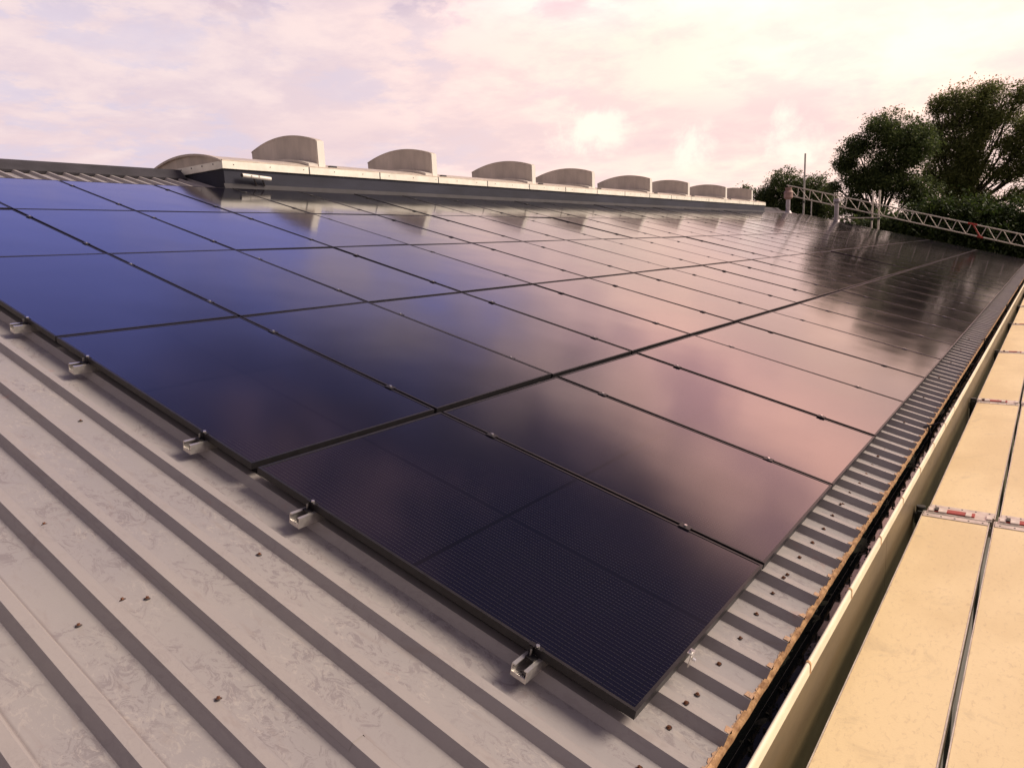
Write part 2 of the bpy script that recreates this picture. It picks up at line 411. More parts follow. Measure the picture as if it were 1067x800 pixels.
# ------------------------------------------------------------------ ground
GZ = -5.8
g = MB(); g.pts([(-1500, -1500, GZ), (1500, -1500, GZ), (1500, 1500, GZ), (-1500, 1500, GZ)], [(0, 1, 2, 3)])
tag(g.build('ground', 'ground', fix=False), kind='structure')

# ------------------------------------------------------------------ building
U0, U1 = -7.0, 34.25
HC, HT = -.075, -.11            # rib crown / trough height below the panel face
VE, VR = -.215, 10.25           # eave, ridge
bld = thing('warehouse', (0, 4, GZ), 'low pitched metal roofed building under the solar panels with skylight along its ridge', 'building')
RP = .198; RB = -.207           # rib pitch, foot of one rib
k0 = math.floor((U0-RB)/RP); k1 = math.ceil((U1-RB)/RP)
prof = []
for k in range(k0, k1+1):
    b = RB + k*RP
    prof += [(b, HT), (b+.020, HC), (b+.055, HC), (b+.075, HT)]
prof = [p for p in prof if U0 <= p[0] <= U1]
def sheet(va, vb, seg=1, flip=False):
    m = MB(rf) if not flip else MB(lambda u, v, h: (lambda q: Vector((q.x, 2*VR*CT - q.y, q.z)))(rf(u, v, h)))
    n = len(prof); P = []
    for s_ in range(seg+1):
        v = va + (vb-va)*s_/seg; P += [(u, v, h) for u, h in prof]
    m.pts(P, [(s_*n+i, s_*n+i+1, (s_+1)*n+i+1, (s_+1)*n+i) for s_ in range(seg) for i in range(n-1)])
    return m
roof = sheet(VE, VR-.02, 4).build('roof_sheeting', 'roof', bld, fix=False)
sheet(VE, VR-.02, 1, True).build('roof_sheeting', 'roof', bld, fix=False)
# side laps: every fifth rib carries the edge of the next sheet
lp = MB(rf)
k = k0
laps = []
while True:
    b = -.799 - 6*.99 + .99*(k-k0)
    if b > U1-.1: break
    k += 1
    if b < U0+.1: continue
    laps.append(b)
    def strip(a, va, vb):
        lp.pts([(a+.0085, va, HT+.0165), (a+.0185, va, HC+.0025), (a+.0565, va, HC+.0025), (a+.0735, va, HT+.0045),
                (a+.0085, vb, HT+.0165), (a+.0185, vb, HC+.0025), (a+.0565, vb, HC+.0025), (a+.0735, vb, HT+.0045),
                (a+.0085, va, HT+.0135), (a+.0085, vb, HT+.0135)],
               [(0, 1, 5, 4), (1, 2, 6, 5), (2, 3, 7, 6), (8, 0, 4, 9)])
    strip(b, VE+.004, VR-.03)
strip(RB-2*RP, .507, VR-.04)
o = lp.build('side_lap', 'roof', bld, fix=False)
# ridge capping
Yr = VR*CT
def wp(v, h): q = rf(0, v, h); return (q.y, q.z)
for (ua, ub) in ((U0, 4.5), (29.05, U1)):
    A = [wp(10.06, -.098), wp(10.055, -.068), wp(10.10, -.045), (Yr, wp(VR, .03)[1])]
    Bq = [(2*Yr-y, z) for y, z in A[::-1][1:]]
    full = A + Bq
    rc = MB(); rc.sweep(full, ua, ub, seg=max(1, int((ub-ua)/3)))
    rc.build('ridge_cap', 'ridge', bld)
# walls and gable
wl = MB()
ze = wp(VE, HT)[1]-.06
wl.pts([(U0+.05, -.19, GZ-.2), (U1-.05, -.19, GZ-.2), (U1-.05, -.19, ze), (U0+.05, -.19, ze)], [(0, 1, 2, 3)])
for ux in (U0+.05, U1-.06):
    wl.pts([(ux, -.19, GZ-.2), (ux, 2*Yr+.19, GZ-.2), (ux, 2*Yr+.19, ze), (ux, Yr, wp(VR, HT)[1]-.06), (ux, -.19, ze)], [(0, 1, 2, 3, 4)])
wl.pts([(U0+.05, 2*Yr+.19, GZ-.2), (U1-.05, 2*Yr+.19, GZ-.2), (U1-.05, 2*Yr+.19, ze), (U0+.05, 2*Yr+.19, ze)], [(0, 1, 2, 3)])
wl.build('wall', 'wall', bld, fix=False)
# verge trim on both gables
for ux in (U0-.02, U1-.06):
    vt = MB()
    for fl in (1, -1):
        A = [rf(0, VE, HC+.012), rf(0, VR, HC+.012), rf(0, VR, HC-.20), rf(0, VE, HC-.20)]
        P = []
        for x in (ux, ux+.09):
            P += [(x, q.y if fl > 0 else 2*Yr-q.y, q.z) for q in A]
        vt.pts(P, [(0, 1, 2, 3), (7, 6, 5, 4), (0, 4, 5, 1), (1, 5, 6, 2), (2, 6, 7, 3), (3, 7, 4, 0)])
    vt.build('verge_trim', 'steel', bld)
# eave: rusting cut edge of the sheets, with peeling paint on each trough
lipm = MB()
n = 900; P = []; rr = random.Random(3)
for i in range(n+1):
    u = U0 + (U1-U0)*i/n
    j = (noise.noise(Vector((u*9, 0, 0)))*.004 + noise.noise(Vector((u*40, 3, 0)))*.003)
    y0, z0 = wp(VE, HT)
    z0 += .002
    P += [(u, y0+.005, z0+.004), (u, y0-.008-j*.6, z0+.002+j*.5), (u, y0-.012-j*.8, z0-.008), (u, y0-.006, z0-.016)]
F = []
for i in range(n):
    for q in range(3): F.append((i*4+q, i*4+q+1, (i+1)*4+q+1, (i+1)*4+q))
lipm.pts(P, F); lipm.build('eave_edge', 'lip', bld)
pe = MB(rf)
for k in range(k0, k1):
    b = RB + k*RP + .075
    if b < -1.5 or b > 14: continue
    P = []; nn = 22
    for i in range(nn+1):
        u = b + .004 + .115*i/nn
        P.append((u, VE-.001, HT+.0022)); P.append((u, VE+.008+.012*abs(noise.noise(Vector((u*30, 8, 0))))+.003*rr.random(), HT+.0022))
    pe.pts(P, [(2*i, 2*i+2, 2*i+3, 2*i+1) for i in range(nn)])
    pe.pts([(b-.052, VE-.001, HC+.0035), (b-.022, VE-.001, HC+.0035), (b-.024, VE+.01+rr.random()*.012, HC+.0035), (b-.05, VE+.008+rr.random()*.02, HC+.0035)], [(0, 1, 2, 3)])
pe.build('peeled_paint', 'peel', bld, fix=False)
# dark plates painting the shade inside the open rib ends
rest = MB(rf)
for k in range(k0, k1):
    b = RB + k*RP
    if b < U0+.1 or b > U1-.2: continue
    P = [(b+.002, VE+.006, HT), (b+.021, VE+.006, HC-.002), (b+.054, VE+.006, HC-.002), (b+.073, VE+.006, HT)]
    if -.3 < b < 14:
        e_ = MB(rf); e_.pts(P, [(0, 1, 2, 3)]); e_.build('rib_end_shade', 'washer', bld, fix=False)
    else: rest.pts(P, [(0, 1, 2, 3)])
tag(rest.build('rib_end_shade', 'washer', bld, fix=False), kind='stuff')
# gutter: trough with sole and outer side, then coping and fascia
ye, zE = wp(VE, HT)
YC = -.300
gt = MB()
gt.sweep([(ye+.06, zE-.02), (ye+.055, zE-.11), (YC+.008, zE-.11), (YC+.006, -.09)], U0, U1, seg=20)
gut = gt.build('gutter', 'gutter', bld)
cp = MB()
arc = [(YC-.008 + .0 - .0, -.10)]
arc = [(YC-.0075, -.115), (YC-.0075, -.085)] + [(YC+.0 - .0075*math.cos(t), -.085 + .012*math.sin(t)) for t in [math.pi*i/8 for i in range(1, 8)]] + [(YC+.0075, -.085), (YC+.0075, -.10)]
cp.sweep(arc, U0, U1, seg=30)
cop = cp.build('coping', 'coping', bld, smooth=False)
for i in range(-6, 40):
    u = 1.228 + i*.6 if i < 6 else 1.228 + 6*.6 + (i-6)*1.2
    if u > U1-.2: break
    jl = MB(); jl.sweep([(y+(.0016 if y > YC else -.0016), z+.0018) for y, z in arc], u-.006, u+.006)
    if -2 < u < 16: jl.build('coping_joint', 'lip', cop, fix=False)
fs = MB()
for i in range(14):
    ua = U0 + 3.0*i; ub = min(U1, ua + 2.996)
    if ua > U1: break
    fs.box(ua, ub, YC-.0055, YC-.001, -1.1, -.112)
fs.build('fascia_panel', 'fascia', bld)
# black straps across the gutter
for u in (-2.5, 4.33, 9.5, 14.7, 20., 25.2, 30.):
    s_ = MB(); s_.tube((u, ye+.02, zE+.022), (u, YC-.0, -.078), .006, 6); s_.tube((u, ye-.015, zE+.03), (u+.02, ye-.03, zE-.08), .007, 6)
    s_.build('gutter_strap', 'washer', gut)
# debris and puddles: one mass lying in the gutter
db = MB(); rr = random.Random(11); P = []; n = 2600; mcol = 9; WZ = -.225
for i in range(n+1):
    u = U0 + (U1-U0)*i/n
    for j in range(mcol):
        y = ye+.012 + (YC+.040-ye-.012)*j/(mcol-1)
        e = j/(mcol-1)                          # 0 under the eave, 1 beside the coping
        lump = noise.noise(Vector((u*3.2, y*9, 1)))*.030 + noise.noise(Vector((u*21, y*40, 5)))*.012
        P.append((u, y, WZ - .016 + lump + .010*max(0, e-.72)/.28 + .006*(1-e)))
db.pts(P, [(i*mcol+j, i*mcol+j+1, (i+1)*mcol+j+1, (i+1)*mcol+j) for i in range(n) for j in range(mcol-1)])
for i in range(900):
    u = -1.2 + 14*(rr.random()**1.5); y = YC+.02 + (ye-YC-.02)*(1-rr.random()**.5); s_ = rr.uniform(.004, .012)
    c = Vector((u, y, WZ + rr.random()*.006)); P = []
    for q in range(6):
        P.append(tuple(c + Vector((rr.uniform(-1, 1), rr.uniform(-1, 1), rr.uniform(-.5, 1)))*s_))
    db.pts(P, [(0, 1, 2), (0, 2, 3), (3, 4, 5), (1, 4, 5), (0, 4, 2)])
tag(db.build('gutter_moss', 'moss', None, fix=False), 'dark wet moss and leaf litter lying in the gutter', 'moss', kind='stuff')
wt = MB(); wt.pts([(U0, ye+.0545, WZ), (U1, ye+.0545, WZ), (U1, YC+.012, WZ), (U0, YC+.012, WZ)], [(0, 1, 2, 3)])
tag(wt.build('gutter_water', 'water', None, fix=False), kind='structure')

# roofing screws
def screw_mesh():
    b = local()
    b.tube((0, 0, 0), (0, 0, .002), .0078, 12); b.tube((0, 0, .002), (0, 0, .007), .0045, 6)
    return b
sb = screw_mesh().build('roof_screw', 'rust', bld); sb2 = local(); sb2.tube((0, 0, -.001), (0, 0, .0013), .0100, 12, .009)
sb2.build('washer', 'washer', sb)
spots = []
for k in range(-2, 48):
    spots.append((.337 + k*.198 - (0), -.066 + rr.uniform(-.006, .006), HT))
for b in laps:
    if -1.5 < b < 9.5: spots.append((b+.037, -.071, HC+.003))
spots += [(-.2536, 1.38, HT), (-.652, 1.39, HT), (-.853, 1.394, HT), (-.7315, 1.383, HC+.003), (-.744, .853, HC+.003), (-.7315, 1.918, HC+.003),
          (-.2556, 2.73, HT), ]
inv = bld.matrix_world.inverted()
first = True
for (u, v, h) in spots:
    if first: a = sb; first = False; sbk = kids(sb)[0]
    else:
        a = sb.copy(); COL.objects.link(a); q = sbk.copy(); COL.objects.link(q); q.parent = a
    a.location = inv @ rf(u, v, h+.0022); a.rotation_euler = (TH, 0, rr.random()*6)

# ------------------------------------------------------------------ ridge skylight
SX0, SX1, SY0, SY1 = 4.57, 29.0, 8.864, 10.90
ZT0, ZT1 = 2.612, 2.712
sk = thing('ridge_skylight', (SX0, SY0, 2.27), 'long arched ridge skylight on dark grey upstand with cream edge trim', 'skylight')
us = MB()
us.box(SX0, SX1, SY0, SY1, 2.05, ZT0)
us.build('upstand', 'upstand', sk)
fl = MB()   # foot flashing
fl.sweep([(SY0-.002, 2.40), (SY0-.03, wp(9.02, HC)[1]+.035), (SY0-.13, wp(8.985, HC)[1]+.0)], SX0-.02, SX1+.02, seg=8)
fl.build('foot_flashing', 'ridge', sk)
tm = MB()
tm.box(SX0-.03, SX1+.03, SY0-.03, SY0-.001, ZT0-.006, ZT1); tm.box(SX0-.03, SX1+.03, SY1+.001, SY1+.03, ZT0-.006, ZT1)
tm.box(SX0-.03, SX0-.001, SY0-.0, SY1+.0, ZT0-.006, ZT1); tm.box(SX1+.001, SX1+.03, SY0-.0, SY1+.0, ZT0-.006, ZT1)
tr_ = tm.build('edge_trim', 'trim', sk)
VY0, VY1 = SY0+.0, SY1-.0
def vz(y, rise=.175, base=ZT1):
    t = (y-VY0)/(VY1-VY0); return base + rise*(1-(2*t-1)**2)**.9 if 0 < t < 1 else base
ys = [VY0 + (VY1-VY0)*(.5-.5*math.cos(math.pi*i/24)) for i in range(25)]
va = MB(); va.sweep([(y, vz(y)) for y in ys], SX0, SX1, closed=True, seg=1)
va.build('arched_glazing', 'vault', sk)
# cover strips over the end arches, and the bar along the foot of the glazing
cv = MB()
for x in [SX0-.012, SX0+.0] : pass
arcO = [(y, vz(y)+.012) for y in ys]; arcI = [(y, vz(y)-.02) for y in ys[::-1]]
cv.sweep(arcO + arcI, SX0-.035, SX0+.05, closed=True)
cv.sweep(arcO + arcI, SX1-.05, SX1+.035, closed=True)
cv.build('end_arch', 'vault', sk)
bar = MB(); bar.box(SX0-.02, SX1+.02, SY0-.022, SY0+.03, ZT1+.001, ZT1+.022); bar.build('foot_bar', 'vault', sk, bevel=.004)
jt = MB()
x = SX0+1.5
while x < SX1-.3:
    jt.box(x-.009, x+.009, SY0-.034, SY0-.028, ZT0-.004, ZT1+.004); x += 1.53
jt.build('trim_joint', 'ridge', tr_)
sc_ = MB()
for i in range(40):
    x = SX0 + .15 + i*.62
    if x > SX1: break
    sc_.tube((x, SY0-.03, ZT0+.055), (x, SY0-.037, ZT0+.055), .007, 6)
for i in range(7):
    y = SY0 + .2 + i*.29; sc_.tube((SX0-.03, y, ZT0+.07), (SX0-.040, y, ZT0+.07), .009, 6)
sc_.build('trim_screws', 'ridge', tr_)
# upstanding vents
VX = [6.36, 9.10, 12.48, 15.21, 18.60, 21.40, 24.80, 27.65]
vy0, vy1 = 8.965, 10.745
def vent(x, label):
    r = thing('roof_vent', (x, (vy0+vy1)/2, 2.72), label, 'roof vent', group='arched vents standing up along the ridge skylight')
    yy = [vy0 + (vy1-vy0)*i/24 for i in range(25)]
    top = [(y, 3.172 + .155*(1-(2*(y-vy0)/(vy1-vy0)-1)**2)) for y in yy]
    p = MB(); p.sweep([(vy0+.006, 2.735)] + [(y, z) if 0 < i < 24 else (y + (.006 if i == 0 else -.006), z-.004) for i, (y, z) in enumerate(top)] + [(vy1-.006, 2.735)], x, x+.11, closed=True)
    p.build('panel', 'cowl', r)
    e = MB()
    outer = [(y, z+.006) for y, z in top]; inner = [(y, z-.012) for y, z in top[::-1]]
    e.sweep(outer + inner, x-.006, x+.118, closed=True); e.build('top_rim', 'cowl', r)
    s_ = MB(); s_.box(x+.012, x+.150, vy0-.006, vy0+.004, 2.74, 3.165); s_.build('lit_side_strip', 'lit_and_white', r)  # light caught on the vent's front side, painted as a paler strip
    s_ = MB(); s_.box(x+.012, x+.150, vy1-.004, vy1+.006, 2.74, 3.165); s_.build('lit_side_strip', 'lit_and_white', r)
    c = MB()
    ya = [vy0-.02 + (vy1-vy0+.04)*i/20 for i in range(21)]
    c.sweep([(y, vz(y)+.045) for y in ya] + [(y, vz(y)+.005) for y in ya[::-1]], x-.20, x-.02, closed=True); c.build('curb', 'curb', r)
    l = MB()
    l.tube((x+.05, vy0+.02, 2.75), (x+.42, vy0+.02, 2.73), .012, 6); l.box(x+.16, x+.30, SY0-.01, SY0+.05, 2.735, 2.765); l.build('hinge_arm', 'ridge', r)
    return r
names = ['largest looking arched vent, nearest the near end of the ridge skylight'] + \
        ['brown arched vent standing on the ridge skylight, %s from its near end' % ORD[i] for i in range(2, 8)] + \
        ['farthest and smallest looking arched vent on the ridge skylight']
for x, nm in zip(VX, names): vent(x, nm)
# small tubular fitting on the upstand
ft = thing('tube_fitting', (5.05, 8.80, 2.46), 'white tubular fitting on two dark arms on the dark skylight upstand', 'fitting')
b = MB(); b.tube((4.80, 8.77, 2.515), (5.28, 8.77, 2.485), .030, 14); b.build('tube', 'lit_and_white', ft, smooth=False)
b = MB(); b.tube((4.792, 8.77, 2.5155), (4.80, 8.77, 2.515), .027, 12); b.build('end_cap', 'washer', ft)
b = MB(); 
for q in (4.98, 5.12): b.tube((q, 8.77, 2.50), (q+.10, 8.845, 2.39), .010, 6)
b.build('arm', 'washer', ft)
b = MB()
for q in (4.93, 5.06): b.box(q, q+.02, 8.737, 8.745, 2.49, 2.52)
b.build('band', 'steel', ft)

# ------------------------------------------------------------------ solar panels
PW, PU = 1.110, 1.130
PL = 1.766
rows = [0.0, 1.808, 3.593, 5.378, 7.163]
fr = local(); fw = .011; fd = -.030
fr.pts([(0, 0, 0), (PW, 0, 0), (PW, PL, 0), (0, PL, 0), (fw, fw, 0), (PW-fw, fw, 0), (PW-fw, PL-fw, 0), (fw, PL-fw, 0),
        (0, 0, fd), (PW, 0, fd), (PW, PL, fd), (0, PL, fd), (fw, fw, -.004), (PW-fw, fw, -.004), (PW-fw, PL-fw, -.004), (fw, PL-fw, -.004)],
       [(0, 1, 5, 4), (1, 2, 6, 5), (2, 3, 7, 6), (3, 0, 4, 7), (0, 8, 9, 1), (1, 9, 10, 2), (2, 10, 11, 3), (3, 11, 8, 0),
        (4, 5, 13, 12), (5, 6, 14, 13), (6, 7, 15, 14), (7, 4, 12, 15), (8, 11, 10, 9)])
gl_ = local(); gl_.pts([(fw, fw, -.0018), (PW-fw, fw, -.0018), (PW-fw, PL-fw, -.0018), (fw, PL-fw, -.0018)], [(0, 1, 2, 3)])
rowname = ['the lowest row beside the gutter', 'the second row up from the gutter', 'the middle row of five', 'the fourth row up from the gutter', 'the top row by the ridge']
rr = random.Random(21); p0 = None
for r_, v in enumerate(rows):
    for c in range(30):
        lab = 'black solar panel, %s from near end, in %s' % (ORD[c+1] if c else 'very first', rowname[r_])
        loc = rf(c*PU, v, 0); tilt = (TH + rr.gauss(0, .0016), rr.gauss(0, .0020), 0)
        if p0 is None:
            p0 = thing('solar_panel', loc, lab, 'solar panel', (TH, 0, 0), 'solar panels laid in five rows on the roof')
            f_ = fr.build('frame', 'frame', p0); g_ = gl_.build('glass', 'glass', p0, fix=False)
        else:
            dup(p0, loc, tilt, lab)
# mounting rails sticking out at the near edge, each with its end clamp
rl = local()
rl.box(-.078, .30, -.029, .029, 0, .003); rl.box(-.078, .30, -.029, -.025, .003, .044); rl.box(-.078, .30, .025, .029, .003, .044)
rl.box(-.078, .30, -.025, -.016, .040, .044); rl.box(-.078, .30, .016, .025, .040, .044)
rl.box(-.078, -.074, -.025, .025, .003, .016)
near = [(v+f_*PL) for v in rows for f_ in (.197, .803)]
r0 = None
for i, v in enumerate(near):
    lab = 'short open aluminium rail under the near panel edge, %s up from the gutter' % ORD[i+1]
    if r0 is None:
        r0 = thing('mounting_rail', rf(0, v, HC+.0005), lab, 'mounting rail', (TH, 0, 0), 'mounting rails sticking out at the near edge')
        rl.build('channel', 'galv', r0)
        h = local()
        for (a, c_) in ((-.055, -.012), (-.047, .010), (-.036, -.002), (-.062, .006), (-.052, -.001)): h.tube((a, c_, .003), (a, c_, .0036), .0042, 8)
        h.build('hole', 'washer', r0)
        cl_ = local(); H = -HC
        cl_.box(-.008, .010, -.024, .024, H+.0005, H+.0035); cl_.box(-.008, -.005, .008, .020, .044, H+.003); cl_.box(-.030, -.004, -.016, .016, .0445, .049)
        k_ = cl_.build('end_clamp', 'frame', r0)
        bo = local(); bo.tube((0, -.004, H+.0045), (0, -.004, H+.010), .0062, 12); bo.build('bolt', 'bolt', k_)
        bo = local(); bo.tube((-.018, .006, .05), (-.018, .006, .072), .003, 8); bo.build('bolt', 'clamp', k_)
    else: dup(r0, rf(0, v, HC+.0005), None, lab)
# mid clamps between neighbouring panels
m0 = None
for c in range(1, 18):
    for r_, v in enumerate(rows):
        for f_ in (.197, .803):
            loc = rf(c*PU-.010, v+f_*PL, .0008)
            if m0 is None:
                m0 = thing('mid_clamp', loc, 'small metal clamp with a bolt in the gap between two solar panels', 'clamp', (TH, 0, 0), 'clamps in the gaps between the solar panels')
                b = local(); b.box(-.020, .020, -.025, .025, 0, .0035); b.box(-.005, .005, -.025, .025, -.030, 0); b.build('clamp_plate', 'frame', m0)
                b = local(); b.tube((0, 0, .0035), (0, 0, .010), .0065, 10); b.build('bolt', 'bolt', m0)
            else: dup(m0, loc)
# one loose end clamp at the gutter side of the first panel
ec = thing('edge_clamp', rf(.366, -.006, 0), 'lone silver clamp on the gutter side edge of the first solar panel', 'clamp', (TH, 0, 0))
b = local(); b.box(-.016, .016, -.007, .006, .001, .004); b.box(-.016, .016, -.010, -.007, -.045, .004); b.build('bracket', 'galv', ec)
b = local(); b.tube((0, -.002, .004), (0, -.002, .012), .006, 10); b.tube((.004, -.012, -.02), (.004, -.022, -.022), .006, 8); b.build('bolt', 'bolt', ec)

# ------------------------------------------------------------------ scaffold decks outside the eave
DZ = -.28; BAY = 3.29; J0 = -.30
def deck_parts(root, x0, x1, y0, y1):
    L_ = x1-x0; W_ = y1-y0
    b = local(); b.box(.0905, L_-.0905, .0045, W_-.0045, -.012, 0); b.build('board', 'ply', root, bevel=.0015)
    b = local(); b.box(0.0, L_, 0, .004, -.06, .001); b.box(0, L_, W_-.004, W_, -.06, .001); b.build('side_rail', 'alu', root)
    for (a, c) in ((.002, .090), (L_-.090, L_-.002)):
        b = local(); b.box(a, c, .006, W_-.006, -.05, .004); k_ = b.build('end_rail', 'alu', root, bevel=.002)
        b = local()
        for q in range(5): b.tube(((a+.066 if a < 1 else a+.022), .03+q*(W_-.06)/4, .004), ((a+.066 if a < 1 else a+.022), .03+q*(W_-.06)/4, .0058), .0045, 8)
        b.build('rivet', 'darksteel', k_)
lanes = [(-.685, -.365, 'beside the fascia'), (-1.015, -.697, 'in the outer lane')]
for li, (y0, y1, ln) in enumerate(lanes):
    sx = -.395 - BAY
    root0 = None
    for k in range(0, 12):
        xa = sx + k*BAY + .016; xb = sx + (k+1)*BAY - .016
        dy = (.0 if k < 2 else -.004*((k*7) % 3)) - (.006 if li else 0)
        yy0, yy1 = y0 + dy, y1 + dy
        if li == 1 and k == 1: yy1 -= .008
        if k == 0: lab = 'yellow plywood scaffold deck behind the camera end, %s' % ln
        else: lab = 'yellow plywood scaffold deck, %s from the near end, %s' % (ORD[k] if k > 1 else 'very first', ln)
        root = thing('scaffold_deck', (xa, yy0, DZ + (.0 if k != 1 else .0)), lab, 'scaffold deck', (0, 0, .004 if k == 1 else 0), 'plywood scaffold decks laid end to end')
        if k == 0: 
            deck_parts(root, xa, xb, yy0, yy1)
            R0 = root; KID.pop(root.name, None)
            src = [(c, kids(c)) for c in kids(root)]
        else:
            for c, ds in src:
                kk = c.copy(); COL.objects.link(kk); kk.parent = root
                for d in ds: q = d.copy(); COL.objects.link(q); q.parent = kk
# locking bars (red) in the joints, one per deck end
def bar_parts(root, W_):
    b = local(); b.box(-.050, .050, .004, W_-.004, .0045, .0065); b.build('tray', 'alu', root)
    b = local(); b.box(-.030, .026, .085, W_-.03, .007, .013); b.build('bar', 'red', root, bevel=.0015)
    for (a, c) in ((.004, .03), (.10, .128), (W_-.10, W_-.06), (W_-.04, W_-.012)):
        b = local(); b.box(-.034, .030, a, c, .0068, .0145); b.build('sticker', 'label', root)
    b = local(); b.box(-.024, .022, W_-.058, W_-.040, .007, .020); b.build('catch', 'darksteel', root)
br0 = None
for k in range(1, 12):
    xj = -.395 - BAY + k*BAY
    for li, (y0, y1, ln) in enumerate(lanes):
        lab = 'red locking bar across the %s joint of the scaffold decks %s' % (ORD[k], ln)
        loc = (xj, y0 - (.006 if li else 0), DZ)
        if br0 is None:
            br0 = thing('locking_bar', loc, lab, 'locking bar', group='red locking bars between scaffold decks'); bar_parts(br0, .318)
        else: dup(br0, loc, None, lab)
# standards between fascia and deck, with couplers and transoms
s0 = None
for k in range(0, 12):
    xj = -.395 - BAY + k*BAY
    if k == 0: xj += .02
    for yy, ln in ((-.338, 'inner'), (-1.06, 'outer')):
        lab = '%s scaffold standard at the %s deck joint from the near end' % (ln, ORD[k+1])
        loc = (xj-.0, yy, GZ)
        if s0 is None:
            s0 = thing('scaffold_standard', loc, lab, 'scaffold pole', group='scaffold standards carrying the decks')
            b = local(); b.tube((0, 0, 0), (0, 0, -GZ + DZ + .02), .0241, 14); b.build('tube', 'darksteel', s0)
            b = local(); b.box(-.040, .040, -.026, .026, -GZ+DZ-.075, -GZ+DZ-.015); b.tube((-.05, .0, -GZ+DZ-.045), (.05, .0, -GZ+DZ-.045), .014, 8); b.box(-.052, -.038, -.012, .012, -GZ+DZ-.075, -GZ+DZ+.004); b.build('coupler', 'darksteel', s0, bevel=.003)
            b = local(); b.box(-.075, .075, -.075, .075, 0, .008); b.build('foot_plate', 'steel', s0)
        else: dup(s0, loc, None, lab)
t0_ = None
for k in range(0, 12):
    xj = -.395 - BAY + k*BAY
    loc = (xj, -1.06, DZ-.075); lab = 'steel transom tube under the %s joint of the scaffold decks' % ORD[k+1]
    if t0_ is None:
        t0_ = thing('transom_tube', loc, lab, 'scaffold tube', group='transoms under the scaffold decks')
        b = local(); b.tube((0, .026, 0), (0, .696, 0), .0241, 12); b.build('tube', 'steel', t0_)
        b = local(); b.box(-.03, .03, .020, .05, -.03, .03); b.box(-.03, .03, .672, .70, -.03, .03); b.build('wedge_head', 'darksteel', t0_)
    else: dup(t0_, loc, None, lab)
# ------------------------------------------------------------------ far gable: guard rail truss, poles, flues
XG = 34.95
def tagt(name, loc, lab, cat, **k): return thing(name, loc, lab, cat, **k)
tr = tagt('scaffold_truss', (XG, 5, GZ), 'long pale lattice girder sloping along the far roof edge before the trees', 'scaffold truss')
ta = Vector((XG, 9.72, 3.74)); tb = Vector((XG, -1.2, .56)); ba = Vector((XG, 9.50, 3.22)); bb = Vector((XG, -1.2, .10))
b = MB(); b.tube(ta, tb, .027, 8); b.build('top_chord', 'alu', tr)
b = MB(); b.tube(ba, bb, .027, 8); b.build('bottom_chord', 'alu', tr)
nseg = 20
for i in range(nseg):
    f0, f1 = i/nseg, (i+1)/nseg
    A_ = ta.lerp(tb, f0+.1/nseg); B_ = ba.lerp(bb, f0+.55/nseg); C_ = ta.lerp(tb, f1-.0/nseg)
    b = MB(); b.tube(A_, B_, .015, 6); b.tube(B_, C_, .015, 6)
    b.build('brace', 'alu', tr)
rc_ = MB(); q = .705; pA = ta.lerp(tb, q); pB = ba.lerp(bb, q+.022); rc_.tube(pA, pB, .030, 6); rc_.tube(pA+Vector((0, .18, .05)), pA+Vector((0, -.15, -.04)), .042, 6); rc_.tube(pB+Vector((0, .12, .03)), pB+Vector((0, -.1, -.03)), .042, 6)
tag(rc_.build('coupling_piece', 'red', tr), 'red coupling piece in the lattice girder')
def pole(y, z1, lab, r=.026, z0=GZ, x=XG+.08, m='steel'):
    t = tagt('scaffold_pole', (x, y, z0), lab, 'scaffold pole', group='upright poles at the far roof edge')
    b = MB(); b.tube((x, y, z0), (x, y, z1), r, 10); b.build('tube', m, t)
    b = MB(); b.box(x-.07, x+.05, y-.05, y+.05, z0 if z0 > 0 else z1*.5+.3, (z0 if z0 > 0 else z1*.5+.3)+.10); b.build('coupler', 'darksteel', t)
pole(8.93, 5.12, 'tallest thin pole rising above the lattice girder against the small tree', .040)
pole(8.58, 3.02, 'short thin pole just right of the tallest pole')
pole(5.66, 3.18, 'right pole of the close pair crossing the lattice girder', .045, m='alu')
pole(5.93, 3.14, 'left pole of the close pair crossing the lattice girder', .036, m='alu')
hr = tagt('guard_tube', (XG+.02, 6.8, 1.9), 'short thin horizontal tube meeting the close pair of poles', 'scaffold tube')
b = MB(); b.tube((XG+.02, 7.6, 2.06), (XG+.02, 5.65, 1.98), .026, 8); b.build('tube', 'alu', hr)
def flue(y, zb, zt, cowl, lab, x=34.0):
    t = tagt('flue_pipe', (x, y, zb), lab, 'flue')
    b = MB(); b.tube((x, y, zb-.3), (x, y, zt), .095, 18); b.build('pipe', 'flue', t, smooth=False)
    b = MB(); b.tube((x, y, zb-.1), (x, y, zb+.10), .22, 18, .13); b.build('flashing', 'flue', t)
    b = MB()
    if cowl:
        b.tube((x, y, zt), (x, y, zt+.08), .11, 16, .20); b.tube((x, y, zt+.08), (x, y, zt+.30), .20, 16); b.tube((x, y, zt+.30), (x, y, zt+.40), .22, 16, .16)
        b.tube((x, y, zt+.40), (x, y, zt+.54), .12, 12, .16); 
        b.build('cowl', 'cowlpink', t)
    else:
        b.tube((x, y, zt), (x, y, zt+.10), .10, 16, .15); b.tube((x, y, zt+.10), (x, y, zt+.22), .155, 16, .13); b.build('cowl', 'flue', t)
flue(9.36, 2.40, 3.02, True, 'stubby flue pipe with a wide reddish cowl beside the tallest pole')
flue(7.22, 1.85, 2.68, False, 'grey flue pipe with small cap between the tallest pole and the paired poles')

